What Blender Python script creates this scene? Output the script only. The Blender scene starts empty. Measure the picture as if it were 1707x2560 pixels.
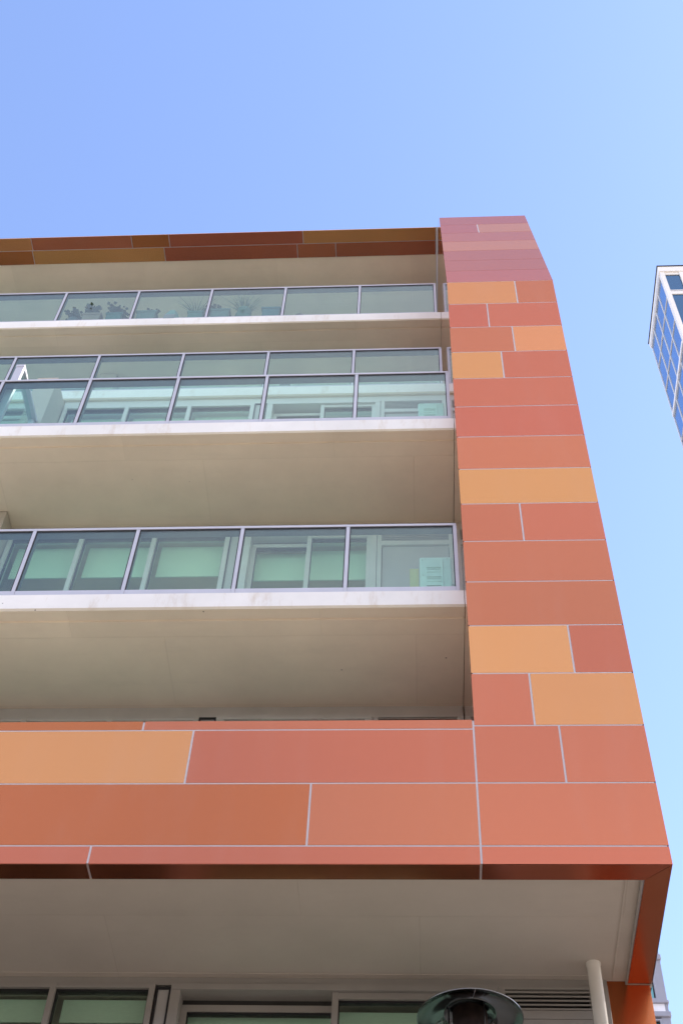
import bpy, bmesh, math, random
from mathutils import Vector, Matrix
random.seed(7)
C = bpy.context.scene
COL = C.collection
U = 0.6                                   # one cladding course in metres
D0, R0 = 12.7126, 11.2217                 # facade distance and course datum
def X(x): return x * U
def Y(d): return (D0 + d) * U
def Z(r): return 1.6 + U * (R0 + r)

# ------------------------------------------------------------------ materials
def new_mat(name):
    m = bpy.data.materials.new(name); m.use_nodes = True
    nt = m.node_tree; nt.nodes.clear()
    out = nt.nodes.new('ShaderNodeOutputMaterial')
    return m, nt, out
def N(nt, t, **kw):
    n = nt.nodes.new(t)
    for k, v in kw.items(): setattr(n, k, v)
    return n
def setin(n, **kw):
    for k, v in kw.items(): n.inputs[k.replace('_', ' ')].default_value = v
def rgb(c): return (c[0], c[1], c[2], 1)
def tex(nt, scale, detail=4, rough=0.6, stretch=(1, 1, 1)):
    tc = N(nt, 'ShaderNodeTexCoord'); mp = N(nt, 'ShaderNodeMapping')
    mp.inputs['Scale'].default_value = stretch
    nt.links.new(tc.outputs['Object'], mp.inputs['Vector'])
    t = N(nt, 'ShaderNodeTexNoise'); t.inputs['Scale'].default_value = scale
    t.inputs['Detail'].default_value = detail; t.inputs['Roughness'].default_value = rough
    nt.links.new(mp.outputs['Vector'], t.inputs['Vector'])
    return t
def ramp(nt, src, stops):
    r = N(nt, 'ShaderNodeValToRGB')
    while len(r.color_ramp.elements) < len(stops): r.color_ramp.elements.new(0.5)
    for e, (p, c) in zip(r.color_ramp.elements, stops): e.position = p; e.color = c if len(c) == 4 else rgb(c)
    nt.links.new(src, r.inputs['Fac']); return r
def mixc(nt, fac, a, b, mode='MIX'):
    m = N(nt, 'ShaderNodeMix', data_type='RGBA', blend_type=mode)
    for sock, v in ((m.inputs[0], fac), (m.inputs[6], a), (m.inputs[7], b)):
        if hasattr(v, 'links'): nt.links.new(v, sock)
        else: sock.default_value = v if not isinstance(v, tuple) or len(v) == 4 else rgb(v)
    return m.outputs[2]
def paint(name, col, rough=0.5, var=0.06, spec=0.5, metal=0.0, scale=3.0, stretch=(1, 1, 1), bump=0.0, bscale=40, coat=0.0, croug=0.1, dirt=None, dirtamt=0.0):
    m, nt, out = new_mat(name)
    b = N(nt, 'ShaderNodeBsdfPrincipled')
    setin(b, Roughness=rough, Metallic=metal, Specular_IOR_Level=spec, Coat_Weight=coat, Coat_Roughness=croug)
    t = tex(nt, scale, stretch=stretch)
    lo = tuple(c * (1 - var) for c in col); hi = tuple(min(1, c * (1 + var)) for c in col)
    r = ramp(nt, t.outputs['Fac'], [(0.3, lo), (0.7, hi)])
    c = r.outputs['Color']
    if dirt:
        t2 = tex(nt, scale * 2.3, 8, 0.7, stretch)
        r2 = ramp(nt, t2.outputs['Fac'], [(0.52, (0, 0, 0)), (0.75, (dirtamt,) * 3)])
        c = mixc(nt, r2.outputs['Color'], c, dirt)
    nt.links.new(c, b.inputs['Base Color'])
    if bump:
        t3 = tex(nt, bscale, 6); bn = N(nt, 'ShaderNodeBump'); setin(bn, Strength=bump, Distance=0.01)
        nt.links.new(t3.outputs['Fac'], bn.inputs['Height']); nt.links.new(bn.outputs['Normal'], b.inputs['Normal'])
    nt.links.new(b.outputs['BSDF'], out.inputs['Surface'])
    return m

def panel_mat(name, col, rough=0.25, coat=0.15):
    """satin lacquered aluminium panel: saturated paint, slight streaks of dust, random tone per panel"""
    m, nt, out = new_mat(name)
    b = N(nt, 'ShaderNodeBsdfPrincipled')
    setin(b, Roughness=rough, Metallic=0.93, Coat_Weight=coat, Coat_Roughness=0.04, Coat_IOR=1.5)
    b.inputs['Specular Tint'].default_value = (.96, .66, .64, 1)
    oi = N(nt, 'ShaderNodeObjectInfo')
    hsv = N(nt, 'ShaderNodeHueSaturation')
    mr = N(nt, 'ShaderNodeMapRange'); setin(mr, To_Min=0.95, To_Max=1.05)
    nt.links.new(oi.outputs['Random'], mr.inputs['Value'])
    hsv.inputs['Color'].default_value = rgb(col)
    nt.links.new(mr.outputs['Result'], hsv.inputs['Value'])
    mh = N(nt, 'ShaderNodeMapRange'); setin(mh, To_Min=0.494, To_Max=0.506)
    wn = N(nt, 'ShaderNodeTexWhiteNoise', noise_dimensions='1D'); nt.links.new(oi.outputs['Random'], wn.inputs['W'])
    nt.links.new(wn.outputs['Value'], mh.inputs['Value']); nt.links.new(mh.outputs['Result'], hsv.inputs['Hue'])
    t = tex(nt, 1.6, 7, 0.65, (2.2, 2.2, 0.35))
    r = ramp(nt, t.outputs['Fac'], [(0.5, (0, 0, 0)), (0.85, (0.05,) * 3)])
    c = mixc(nt, r.outputs['Color'], hsv.outputs['Color'], (0.62, 0.50, 0.42))
    nt.links.new(c, b.inputs['Base Color'])
    t2 = tex(nt, 2.5, 5); mr2 = N(nt, 'ShaderNodeMapRange'); setin(mr2, To_Min=rough - 0.02, To_Max=rough + 0.03)
    nt.links.new(t2.outputs['Fac'], mr2.inputs['Value']); nt.links.new(mr2.outputs['Result'], b.inputs['Roughness'])
    t3 = tex(nt, 1.1, 2); bn = N(nt, 'ShaderNodeBump'); setin(bn, Strength=0.03, Distance=0.03)
    nt.links.new(t3.outputs['Fac'], bn.inputs['Height']); nt.links.new(bn.outputs['Normal'], b.inputs['Normal'])
    nt.links.new(b.outputs['BSDF'], out.inputs['Surface'])
    return m

def concrete_mat(name, col, seam=True, streak=False, rough=0.85):
    """painted in-situ concrete with board seams, pin holes and faint stains"""
    m, nt, out = new_mat(name)
    b = N(nt, 'ShaderNodeBsdfPrincipled'); setin(b, Roughness=rough, Specular_IOR_Level=0.25)
    t = tex(nt, 0.8, 8, 0.62)
    r = ramp(nt, t.outputs['Fac'], [(0.3, tuple(c * 0.9 for c in col)), (0.7, tuple(min(1, c * 1.06) for c in col))])
    c = r.outputs['Color']
    t1 = tex(nt, 3.0, 6, 0.7, (0.35, 1.6, 1))
    r1 = ramp(nt, t1.outputs['Fac'], [(0.55, (0, 0, 0)), (0.8, (0.16,) * 3)])
    c = mixc(nt, r1.outputs['Color'], c, tuple(k * 0.62 for k in col))
    if streak:
        t2 = tex(nt, 2.2, 8, 0.75, (2.6, 1, 0.6))
        r2 = ramp(nt, t2.outputs['Fac'], [(0.54, (0, 0, 0)), (0.76, (0.55,) * 3)])
        c = mixc(nt, r2.outputs['Color'], c, (0.55, 0.41, 0.27))
    # pin holes
    tc = N(nt, 'ShaderNodeTexCoord')
    v = N(nt, 'ShaderNodeTexVoronoi'); v.inputs['Scale'].default_value = 3.1
    nt.links.new(tc.outputs['Object'], v.inputs['Vector'])
    rv = ramp(nt, v.outputs['Distance'], [(0.018, (0.8,) * 3), (0.03, (0, 0, 0))])
    sel = N(nt, 'ShaderNodeSeparateColor'); nt.links.new(v.outputs['Color'], sel.inputs[0])
    gt = N(nt, 'ShaderNodeMath', operation='GREATER_THAN'); gt.inputs[1].default_value = 0.72
    nt.links.new(sel.outputs[0], gt.inputs[0])
    ml = N(nt, 'ShaderNodeMath', operation='MULTIPLY')
    nt.links.new(rv.outputs['Color'], ml.inputs[0]); nt.links.new(gt.outputs[0], ml.inputs[1])
    c = mixc(nt, ml.outputs[0], c, (0.10, 0.08, 0.06))
    h = tex(nt, 26, 8).outputs['Fac']
    bn = N(nt, 'ShaderNodeBump'); setin(bn, Strength=0.12, Distance=0.01)
    nt.links.new(h, bn.inputs['Height'])
    nrm = bn.outputs['Normal']
    if seam:
        tw = tex(nt, 1.3, 4)
        mp = N(nt, 'ShaderNodeMapping'); nt.links.new(tc.outputs['Object'], mp.inputs['Vector'])
        ad = N(nt, 'ShaderNodeVectorMath', operation='MULTIPLY_ADD')
        ad.inputs[1].default_value = (0.02, 0.02, 0.0)
        nt.links.new(tw.outputs['Color'], ad.inputs[0]); nt.links.new(mp.outputs['Vector'], ad.inputs[2])
        br = N(nt, 'ShaderNodeTexBrick'); br.offset = 0.37
        setin(br, Scale=1.0, Mortar_Size=0.006, Mortar_Smooth=0.4, Brick_Width=2.4, Row_Height=0.92)
        br.inputs['Color1'].default_value = (.965, .965, .965, 1); br.inputs['Color2'].default_value = (1.03, 1.03, 1.03, 1); br.inputs['Mortar'].default_value = (.962, .958, .955, 1)
        nt.links.new(ad.outputs[0], br.inputs['Vector'])
        c = mixc(nt, 1.0, c, br.outputs['Color'], 'MULTIPLY')
        bn2 = N(nt, 'ShaderNodeBump'); setin(bn2, Strength=0.5, Distance=0.008)
        tm = tex(nt, 1.7, 3); mm = N(nt, 'ShaderNodeMath', operation='MULTIPLY')
        nt.links.new(br.outputs['Fac'], mm.inputs[0]); nt.links.new(tm.outputs['Fac'], mm.inputs[1])
        nt.links.new(mm.outputs[0], bn2.inputs['Height']); nt.links.new(nrm, bn2.inputs['Normal'])
        nrm = bn2.outputs['Normal']
    nt.links.new(c, b.inputs['Base Color']); nt.links.new(nrm, b.inputs['Normal'])
    nt.links.new(b.outputs['BSDF'], out.inputs['Surface'])
    return m

def glass_mat(name, tint, boost=1.0, wave=0.0, haze=0.0, refl=(1, 1, 1)):
    """thin architectural glass: tinted transmission plus Schlick reflection, valid from both sides"""
    m, nt, out = new_mat(name)
    g = N(nt, 'ShaderNodeNewGeometry')
    dt = N(nt, 'ShaderNodeVectorMath', operation='DOT_PRODUCT')
    nt.links.new(g.outputs['Normal'], dt.inputs[0]); nt.links.new(g.outputs['Incoming'], dt.inputs[1])
    ab = N(nt, 'ShaderNodeMath', operation='ABSOLUTE'); nt.links.new(dt.outputs['Value'], ab.inputs[0])
    om = N(nt, 'ShaderNodeMath', operation='SUBTRACT'); om.inputs[0].default_value = 1.0; nt.links.new(ab.outputs[0], om.inputs[1])
    pw = N(nt, 'ShaderNodeMath', operation='POWER'); pw.inputs[1].default_value = 5.0; nt.links.new(om.outputs[0], pw.inputs[0])
    ma = N(nt, 'ShaderNodeMath', operation='MULTIPLY_ADD', use_clamp=True); ma.inputs[1].default_value = 0.96; ma.inputs[2].default_value = 0.04 * boost
    nt.links.new(pw.outputs[0], ma.inputs[0])
    tr = N(nt, 'ShaderNodeBsdfTransparent'); tr.inputs['Color'].default_value = rgb(tint)
    gl = N(nt, 'ShaderNodeBsdfGlossy'); gl.inputs['Roughness'].default_value = 0.0; gl.inputs['Color'].default_value = rgb(refl)
    if wave:
        t = tex(nt, 0.9, 2); bn = N(nt, 'ShaderNodeBump'); setin(bn, Strength=wave, Distance=0.02)
        nt.links.new(t.outputs['Fac'], bn.inputs['Height']); nt.links.new(bn.outputs['Normal'], gl.inputs['Normal'])
    mx = N(nt, 'ShaderNodeMixShader')
    nt.links.new(ma.outputs[0], mx.inputs['Fac']); nt.links.new(tr.outputs[0], mx.inputs[1]); nt.links.new(gl.outputs[0], mx.inputs[2])
    res = mx.outputs[0]
    if haze:
        df = N(nt, 'ShaderNodeBsdfDiffuse'); df.inputs['Color'].default_value = (0.7, 0.72, 0.7, 1)
        t = tex(nt, 1.4, 7, 0.7); r = ramp(nt, t.outputs['Fac'], [(0.35, (haze * 0.3,) * 3), (0.75, (haze,) * 3)])
        m2 = N(nt, 'ShaderNodeMixShader'); nt.links.new(r.outputs['Color'], m2.inputs['Fac'])
        nt.links.new(res, m2.inputs[1]); nt.links.new(df.outputs[0], m2.inputs[2]); res = m2.outputs[0]
    nt.links.new(res, out.inputs['Surface'])
    return m

M = {}
M['red'] = panel_mat('red panel', (0.56, 0.169, 0.087))
M['red_gloss'] = panel_mat('polished red return', (0.56, 0.169, 0.087), 0.2, 1.0)
M['orange'] = panel_mat('orange panel', (0.70, 0.300, 0.112))
M['rust'] = panel_mat('rust panel', (0.52, 0.165, 0.058))
M['joint'] = paint('joint strip', (0.56, 0.53, 0.56), 0.5, 0.05, metal=0.0)
M['alu'] = paint('rail aluminium', (0.56, 0.545, 0.60), 0.42, 0.04, metal=0.25, scale=5)
M['frame'] = paint('window frame', (0.34, 0.32, 0.29), 0.45, 0.05, metal=0.0, scale=4)  # darker joinery copy; terrace-level shade is put into the colour
M['frame_lit'] = paint('lit window frame', (0.58, 0.57, 0.53), 0.45, 0.05, scale=4)  # lighter copy of the joinery; upper-floor light is put into the colour
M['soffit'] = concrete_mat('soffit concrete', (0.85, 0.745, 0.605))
M['soffit_shade'] = concrete_mat('grey beige shaded soffit', (0.56, 0.50, 0.435))  # greyer soffit copy, darkened to carry the shade of the terrace ceiling
M['edge'] = concrete_mat('slab edge paint', (0.90, 0.86, 0.82), seam=False, streak=True, rough=0.6)
M['lip'] = concrete_mat('slab lip', (0.66, 0.58, 0.46), seam=False, streak=True)
M['wall'] = concrete_mat('wall render', (0.50, 0.46, 0.39), seam=False)
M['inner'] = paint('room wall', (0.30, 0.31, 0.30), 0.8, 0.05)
M['blind'] = paint('blind fabric', (0.80, 0.93, 0.84), 0.9, 0.04, scale=20, stretch=(1, 1, 4))
M['alu_shade'] = paint('shaded anodised aluminium', (0.11, 0.12, 0.14), 0.4, 0.05, metal=0.3)  # rail aluminium darkened; shade of undersides and post sides is in the colour
M['tile'] = paint('pale balcony tile', (0.80, 0.77, 0.72), 0.6, 0.06)
M['rubber'] = paint('black gasket', (0.015, 0.015, 0.017), 0.6, 0.1)
M['dark'] = paint('dark void', (0.03, 0.028, 0.025), 0.8, 0.1)
M['decking'] = paint('dark decking', (.045, .035, .028), .7, .15, stretch=(1, 12, 1))
M['column'] = paint('cream column paint', (0.72, 0.68, 0.60), 0.4, 0.04, bump=0.05)
M['rail_glass'] = glass_mat('balustrade glass', (0.80, 0.955, 0.905), 2.0, wave=0.02, haze=0.010)
M['win_glass'] = glass_mat('window glass', (0.88, 0.955, 0.90), 1.0, wave=0.03)
M['glass_edge'] = paint('glass edge', (0.25, 0.55, 0.47), 0.2, 0.05)
M['panel_grey'] = paint('grey infill panel', (0.44, 0.43, 0.41), 0.5, 0.04)
M['ac'] = paint('appliance enamel', (0.82, 0.83, 0.79), 0.4, 0.03, dirt=(0.4, 0.37, 0.3), dirtamt=0.15)
M['ac_dark'] = paint('appliance recess', (0.64, 0.66, 0.61), 0.6, 0.05)
M['pipe'] = paint('pipe lagging', (0.70, 0.70, 0.66), 0.7, 0.1, bump=0.2, bscale=90)
M['card'] = paint('cream board', (0.70, 0.55, 0.26), 0.7, 0.08)
M['steel'] = paint('heater steel', (0.30, 0.31, 0.31), 0.16, 0.08, metal=1.0, scale=6)
M['burner'] = paint('scorched mesh', (0.055, 0.035, 0.028), 0.6, 0.5, metal=0.5, scale=14, bump=0.6, bscale=120)
M['pole'] = paint('heater pole', (0.22, 0.22, 0.23), 0.3, 0.05, metal=0.9)

# ------------------------------------------------------------------ mesh builder
class MB:
    def __init__(self): self.v = []; self.f = []; self.m = []; self.s = []
    def face(self, pts, mi=0, smooth=False):
        i = len(self.v); self.v += [tuple(p) for p in pts]
        self.f.append(tuple(range(i, i + len(pts)))); self.m.append(mi); self.s.append(smooth)
    def box(self, x0, x1, y0, y1, z0, z1, mi=0, bev=0.0):
        x0, x1 = min(x0, x1), max(x0, x1); y0, y1 = min(y0, y1), max(y0, y1); z0, z1 = min(z0, z1), max(z0, z1)
        if bev:
            bm = bmesh.new(); bmesh.ops.create_cube(bm, size=1)
            for v in bm.verts: v.co = Vector(((x0 + x1) / 2 + v.co.x * (x1 - x0), (y0 + y1) / 2 + v.co.y * (y1 - y0), (z0 + z1) / 2 + v.co.z * (z1 - z0)))
            bmesh.ops.bevel(bm, geom=bm.edges[:], offset=bev, segments=2, affect='EDGES', profile=0.6)
            self.bm(bm, mi); return
        i = len(self.v)
        self.v += [(x0, y0, z0), (x1, y0, z0), (x1, y1, z0), (x0, y1, z0), (x0, y0, z1), (x1, y0, z1), (x1, y1, z1), (x0, y1, z1)]
        for q in ((0, 3, 2, 1), (4, 5, 6, 7), (0, 1, 5, 4), (1, 2, 6, 5), (2, 3, 7, 6), (3, 0, 4, 7)):
            self.f.append(tuple(i + k for k in q)); self.m.append(mi); self.s.append(False)
    def bm(self, bm, mi=0, smooth=False):
        i = len(self.v); bm.verts.index_update()
        self.v += [tuple(v.co) for v in bm.verts]
        for f in bm.faces: self.f.append(tuple(i + v.index for v in f.verts)); self.m.append(mi); self.s.append(smooth)
        bm.free()
    def extrude_x(self, prof, x0, x1, mis=None):
        """prof: list of (y,z) counter-clockwise seen from -X... closed; side faces use mis"""
        n = len(prof)
        for k in range(n):
            a, b = prof[k], prof[(k + 1) % n]
            self.face([(x0, a[0], a[1]), (x0, b[0], b[1]), (x1, b[0], b[1]), (x1, a[0], a[1])], mis[k] if mis else 0)
        e = mis[-1] if mis else 0
        self.face([(x0, p[0], p[1]) for p in reversed(prof)], e); self.face([(x1, p[0], p[1]) for p in prof], e)
    def lathe(self, prof, cx, cy, seg=48, mi=0, smooth=True):
        i = len(self.v)
        for r, z in prof:
            for k in range(seg):
                a = 2 * math.pi * k / seg; self.v.append((cx + r * math.cos(a), cy + r * math.sin(a), z))
        for j in range(len(prof) - 1):
            for k in range(seg):
                k2 = (k + 1) % seg
                self.f.append((i + j * seg + k, i + j * seg + k2, i + (j + 1) * seg + k2, i + (j + 1) * seg + k)); self.m.append(mi); self.s.append(smooth)
    def tube(self, pts, rad, seg=8, mi=0):
        pts = [Vector(p) for p in pts]; i = len(self.v)
        rads = rad if isinstance(rad, (list, tuple)) else [rad] * len(pts)
        for k, p in enumerate(pts):
            t = (pts[min(k + 1, len(pts) - 1)] - pts[max(k - 1, 0)]).normalized()
            up = Vector((0, 0, 1)) if abs(t.z) < 0.95 else Vector((1, 0, 0))
            a = t.cross(up).normalized(); b = t.cross(a)
            for s in range(seg):
                th = 2 * math.pi * s / seg; self.v.append(tuple(p + (a * math.cos(th) + b * math.sin(th)) * rads[k]))
        for k in range(len(pts) - 1):
            for s in range(seg):
                s2 = (s + 1) % seg
                self.f.append((i + k * seg + s, i + k * seg + s2, i + (k + 1) * seg + s2, i + (k + 1) * seg + s)); self.m.append(mi); self.s.append(True)
        self.f.append(tuple(i + s for s in range(seg))); self.m.append(mi); self.s.append(False)
        self.f.append(tuple(i + (len(pts) - 1) * seg + s for s in reversed(range(seg)))); self.m.append(mi); self.s.append(False)
    def build(self, name, mats, parent=None, fix=True):
        me = bpy.data.meshes.new(name)
        me.from_pydata(self.v, [], self.f)
        if not isinstance(mats, (list, tuple)): mats = [mats]
        for m in mats: me.materials.append(M[m] if isinstance(m, str) else m)
        for p, mi, s in zip(me.polygons, self.m, self.s): p.material_index = mi; p.use_smooth = s
        if fix:
            bm = bmesh.new(); bm.from_mesh(me)
            bmesh.ops.remove_doubles(bm, verts=bm.verts[:], dist=1e-5)
            bmesh.ops.recalc_face_normals(bm, faces=bm.faces[:]); bm.to_mesh(me); bm.free()
        me.update()
        o = bpy.data.objects.new(name, me); COL.objects.link(o)
        if parent is not None:
            o.parent = parent
            o.matrix_parent_inverse = Matrix.Translation(-parent.matrix_basis.translation) if parent.parent is None else Matrix.Identity(4)
        return o
def empty(name, loc, label, cat, group=None):
    o = bpy.data.objects.new(name, None); COL.objects.link(o); o.location = loc; o.empty_display_size = 0.3
    o['label'] = label; o['category'] = cat
    if group: o['group'] = group
    return o
def sub(name, mb, mats, parent):
    """mesh built in world coordinates under a part that itself is in world coordinates"""
    return mb.build(name, mats, parent)
def copy_tree(o, parent=None, off=None):
    c = o.copy(); COL.objects.link(c)
    if parent is not None: c.parent = parent
    if off is not None: c.location = o.location + Vector(off)
    for ch in list(o.children): copy_tree(ch, c)
    return c

XL, XR = -17.3, 2.993                     # building extent in courses
PX0, PX1 = 0.748, 2.993                   # the clad fin
BACK = 11.0
# ------------------------------------------------------------------ the building
B = empty('apartment_building', (X(-5), Y(4), 0), 'five storey apartment block with orange and red cladding panels, cream slabs and glass balconies', 'building')

def part(name, mb, mats, label=None, parent=B):
    o = mb.build(name, mats, parent)
    if label: o['label'] = label
    return o

G = 0.013                                  # half joint in courses
PT = 0.0022                                 # panel stands proud of its backing, metres
def front_panel(x0, x1, r0, r1, mat, d=0.0):
    mb = MB(); mb.box(X(x0 + G), X(x1 - G), Y(d), Y(d) + PT + 0.004, Z(r0 + G * 0.8), Z(r1 - G * 0.8), bev=0.0015)
    return part('cladding_panel', mb, mat, {'orange': 'orange cladding panel', 'rust': 'rust red cladding panel'}.get(mat))
BR = -1.2717
# fin, course by course
rows = {-1: [('red',)], 0: [('red', 1.87), ('red',)], 1: [('red', 1.553), ('orange',)], 2: [('orange', 2.188), ('red',)], 3: [('red',)], 4: [('red',)],
        5: [('red', 1.712), ('red',)], 6: [('orange',)], 7: [('red',)], 8: [('red',)], 9: [('red',)], 10: [('orange', 1.717), ('red',)],
        11: [('red', 1.995), ('orange',)], 12: [('red', 1.546), ('red',)], 13: [('orange', 2.185), ('red',)]}
for j, segs in rows.items():
    x = 0.735 if j < 1 else PX0 - G
    for s in segs:
        x1 = s[1] if len(s) > 1 else PX1 + G
        front_panel(x, x1, j, j + 1, s[0]); x = x1
front_panel(0.735, PX1 + G, BR - G * 0.8, -1, 'red')
# parapet
for (x0, x1, r0, r1, m) in [(-4.05, 0.735, BR - G * .8, -1, 'red'), (-10.1, -4.05, BR - G * .8, -1, 'red'), (XL, -10.1, BR - G * .8, -1, 'red'),
                            (-1.385, 0.735, -1, 0, 'red'), (-7.0, -1.385, -1, 0, 'rust'), (-12.5, -7.0, -1, 0, 'red'), (XL, -12.5, -1, 0, 'orange'),
                            (-3.025, 0.735, 0, 0.94, 'red'), (-8.4, -3.025, 0, 0.94, 'orange'), (-13.2, -8.4, 0, 0.94, 'red'), (XL, -13.2, 0, .94, 'red'),
                            (-3.725, 0.735, 0.94, 1.105 + G, 'red'), (-9.0, -3.725, 0.94, 1.105 + G, 'rust'), (XL, -9.0, 0.94, 1.105 + G, 'red')]:
    front_panel(x0, x1, r0, r1, m)
# inclined courses of the fin
A0 = (0.0, 14.0); A1 = (1.62, 20.98)
La = math.hypot(A1[0] - A0[0], A1[1] - A0[1]); ca, sa = (A1[0] - A0[0]) / La, (A1[1] - A0[1]) / La
def incl(t, depth):                        # t along the slope in courses, depth inwards in metres
    d = A0[0] + ca * t; r = A0[1] + sa * t
    return (Y(d) + sa * depth, Z(r) - ca * depth)
for j, segs in enumerate([[('red',)], [('red',)], [('red',)], [('orange',)], [('red',)], [('red', 1.69), ('orange',)], [('red',)]]):
    x = PX0 - G; t0 = La * j / 7 + G * .6; t1 = La * (j + 1) / 7 - G * .6
    for s in segs:
        x1 = s[1] if len(s) > 1 else PX1 + G
        mb = MB(); mb.extrude_x([incl(t0, 0), incl(t1, 0), incl(t1, PT + .004), incl(t0, PT + .004)], X(x + G), X(x1 - G))
        part('cladding_panel', mb, s[0], 'orange cladding panel' if s[0] == 'orange' else None); x = x1
# fin core (the light joint strips show between the panels)
e = PT
core = [(Y(0) + e, Z(BR) + 0.006), (Y(0) + e, Z(14)), incl(La, e), (Y(3.24), Z(23.98)), (Y(3.6), Z(24.6)), (Y(BACK), Z(24.6)), (Y(BACK), Z(BR) + .006)]
mb = MB(); mb.extrude_x([core[0], core[1], core[2], core[3], core[4], (Y(6.25), Z(24.6)), (Y(6.25), Z(-.63)), (Y(.29), Z(-.63)), (Y(.29), Z(BR) + .006)], X(PX0) + 0.012, X(PX1) - 0.012)
mb.box(X(2.668), X(PX1) - .012, Y(.2905), Y(2.43), Z(BR) + .006, Z(-.951))
part('fin_core', mb, 'joint')
# cladding on the inner face of the fin, floor by floor (very flat view, reads as a mirror)
mb = MB()
def fin_d(r):
    if r <= 14: return 0.0
    if r <= A1[1]: return A1[0] * (r - 14) / (A1[1] - 14)
    return A1[0] + (3.24 - A1[0]) * (r - A1[1]) / (23.98 - A1[1])
rr = [1.1] + list(range(3, 24, 3)) + [23.95]
xi = X(PX0)
for a, b in zip(rr[:-1], rr[1:]):
    cuts = [a] + [c for c in (14.0, A1[1]) if a < c < b] + [b]
    for p, q in zip(cuts[:-1], cuts[1:]):
        g0 = 0.004 if p == a else 0; g1 = 0.004 if q == b else 0
        mb.face([(xi, Y(fin_d(p)) + .006, Z(p) + g0), (xi, Y(fin_d(q)) + .006, Z(q) - g1), (xi, Y(6.2), Z(q) - g1), (xi, Y(6.2), Z(p) + g0)])
part('inner_cladding', mb, 'red_gloss')
# outer side of the fin
mb = MB()
rr = list(range(-1, 24, 1)) + [23.95]
for a, b in zip([BR] + rr[:-1], rr):
    cuts = [a] + [c for c in (14.0, A1[1]) if a < c < b] + [b]
    for p, q in zip(cuts[:-1], cuts[1:]):
        mb.face([(X(PX1) - .001, Y(fin_d(p)) + .006, Z(p) + .005), (X(PX1) - .001, Y(fin_d(q)) + .006, Z(q) - .005), (X(PX1) - .001, Y(2.43), Z(q) - .005), (X(PX1) - .001, Y(2.43), Z(p) + .005)] if fin_d(q) < 2.43 else
                [(X(PX1) - .001, Y(fin_d(p)) + .006, Z(p) + .005), (X(PX1) - .001, Y(fin_d(q)) + .006, Z(q) - .005), (X(PX1) - .001, Y(4.55), Z(q) - .005), (X(PX1) - .001, Y(4.55), Z(p) + .005)])
        if fin_d(q) < 2.43:
            mb.face([(X(PX1) - .001, Y(2.45), Z(p) + .005), (X(PX1) - .001, Y(2.45), Z(q) - .005), (X(PX1) - .001, Y(4.55), Z(q) - .005), (X(PX1) - .001, Y(4.55), Z(p) + .005)])
part('side_cladding', mb, 'red')
# parapet core
mb = MB(); mb.box(X(XL), X(PX0) + .012, Y(0) + e, Y(0.29), Z(BR) + .006, Z(1.09)); part('parapet_core', mb, 'joint')
# downstand underside panels
UZ = Z(BR) - 0.003
for x0, x1 in ((-4.05, 0.727), (-10.1, -4.05), (XL, -10.1)):
    mb = MB(); mb.box(X(x0 + .014), X(x1 - .014), Y(0) + .002, Y(0.292), UZ, UZ + .006); part('soffit_panel', mb, 'red')
mb = MB()
for zz in (UZ, UZ + .006): mb.face([(X(0.741), Y(0) + .002, zz), (X(2.99) - .003, Y(0) + .002, zz), (X(2.69) - .0015, Y(0.292), zz), (X(0.741), Y(0.292), zz)])
part('soffit_panel', mb, 'red')
mb = MB()
for zz in (UZ, UZ + .006): mb.face([(X(2.99), Y(0) + .005, zz), (X(2.972), Y(2.43), zz), (X(2.672), Y(2.43), zz), (X(2.69), Y(0.294), zz)])
part('soffit_panel', mb, 'red')
mb = MB(); mb.box(X(2.645), X(2.665), Y(.295), Y(2.43), UZ - .004, UZ + .03); mb.box(X(2.64), X(2.985), Y(2.432), Y(2.50), UZ - .006, UZ + .03)
part('trim_strip', mb, 'frame')

# ------------------------------------------------------------------ slabs
def slab(top, d, x1=0.743, thick=0.375, back=BACK, x0=XL):
    t, b = Z(top), Z(top - thick); c = 0.028
    prof = [(Y(d), t), (Y(d), b + c), (Y(d) + .010, b), (Y(d) + .125, b), (Y(d) + .130, b + .014), (Y(d) + .150, b + .014), (Y(d) + .155, b - .003), (Y(back), b - .003), (Y(back), t)]
    mb = MB(); mb.extrude_x(prof, X(x0), X(x1), [0, 1, 2, 2, 2, 2, 2, 2, 3, 1])
    return part('floor_slab', mb, ['edge', 'lip', 'soffit', 'tile'])
DS = {2: 0.49, 3: 0.49, 4: 2.75, 5: 3.57}
TOP = {0: -5.95, 1: -0.62, 2: 4.38, 3: 9.38, 4: 14.38, 5: 19.38}
for k in (2, 3, 4, 5): slab(TOP[k], DS[k])
mb = MB(); mb.box(X(XL), X(2.655), Y(.295), Y(BACK), Z(-1.235), Z(-0.62)); part('floor_slab', mb, 'soffit_shade')
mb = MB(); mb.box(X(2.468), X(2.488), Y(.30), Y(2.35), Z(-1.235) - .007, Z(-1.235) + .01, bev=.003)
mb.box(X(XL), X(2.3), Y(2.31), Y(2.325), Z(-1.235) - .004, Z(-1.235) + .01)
part('drip_bead', mb, 'soffit_shade')
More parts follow.
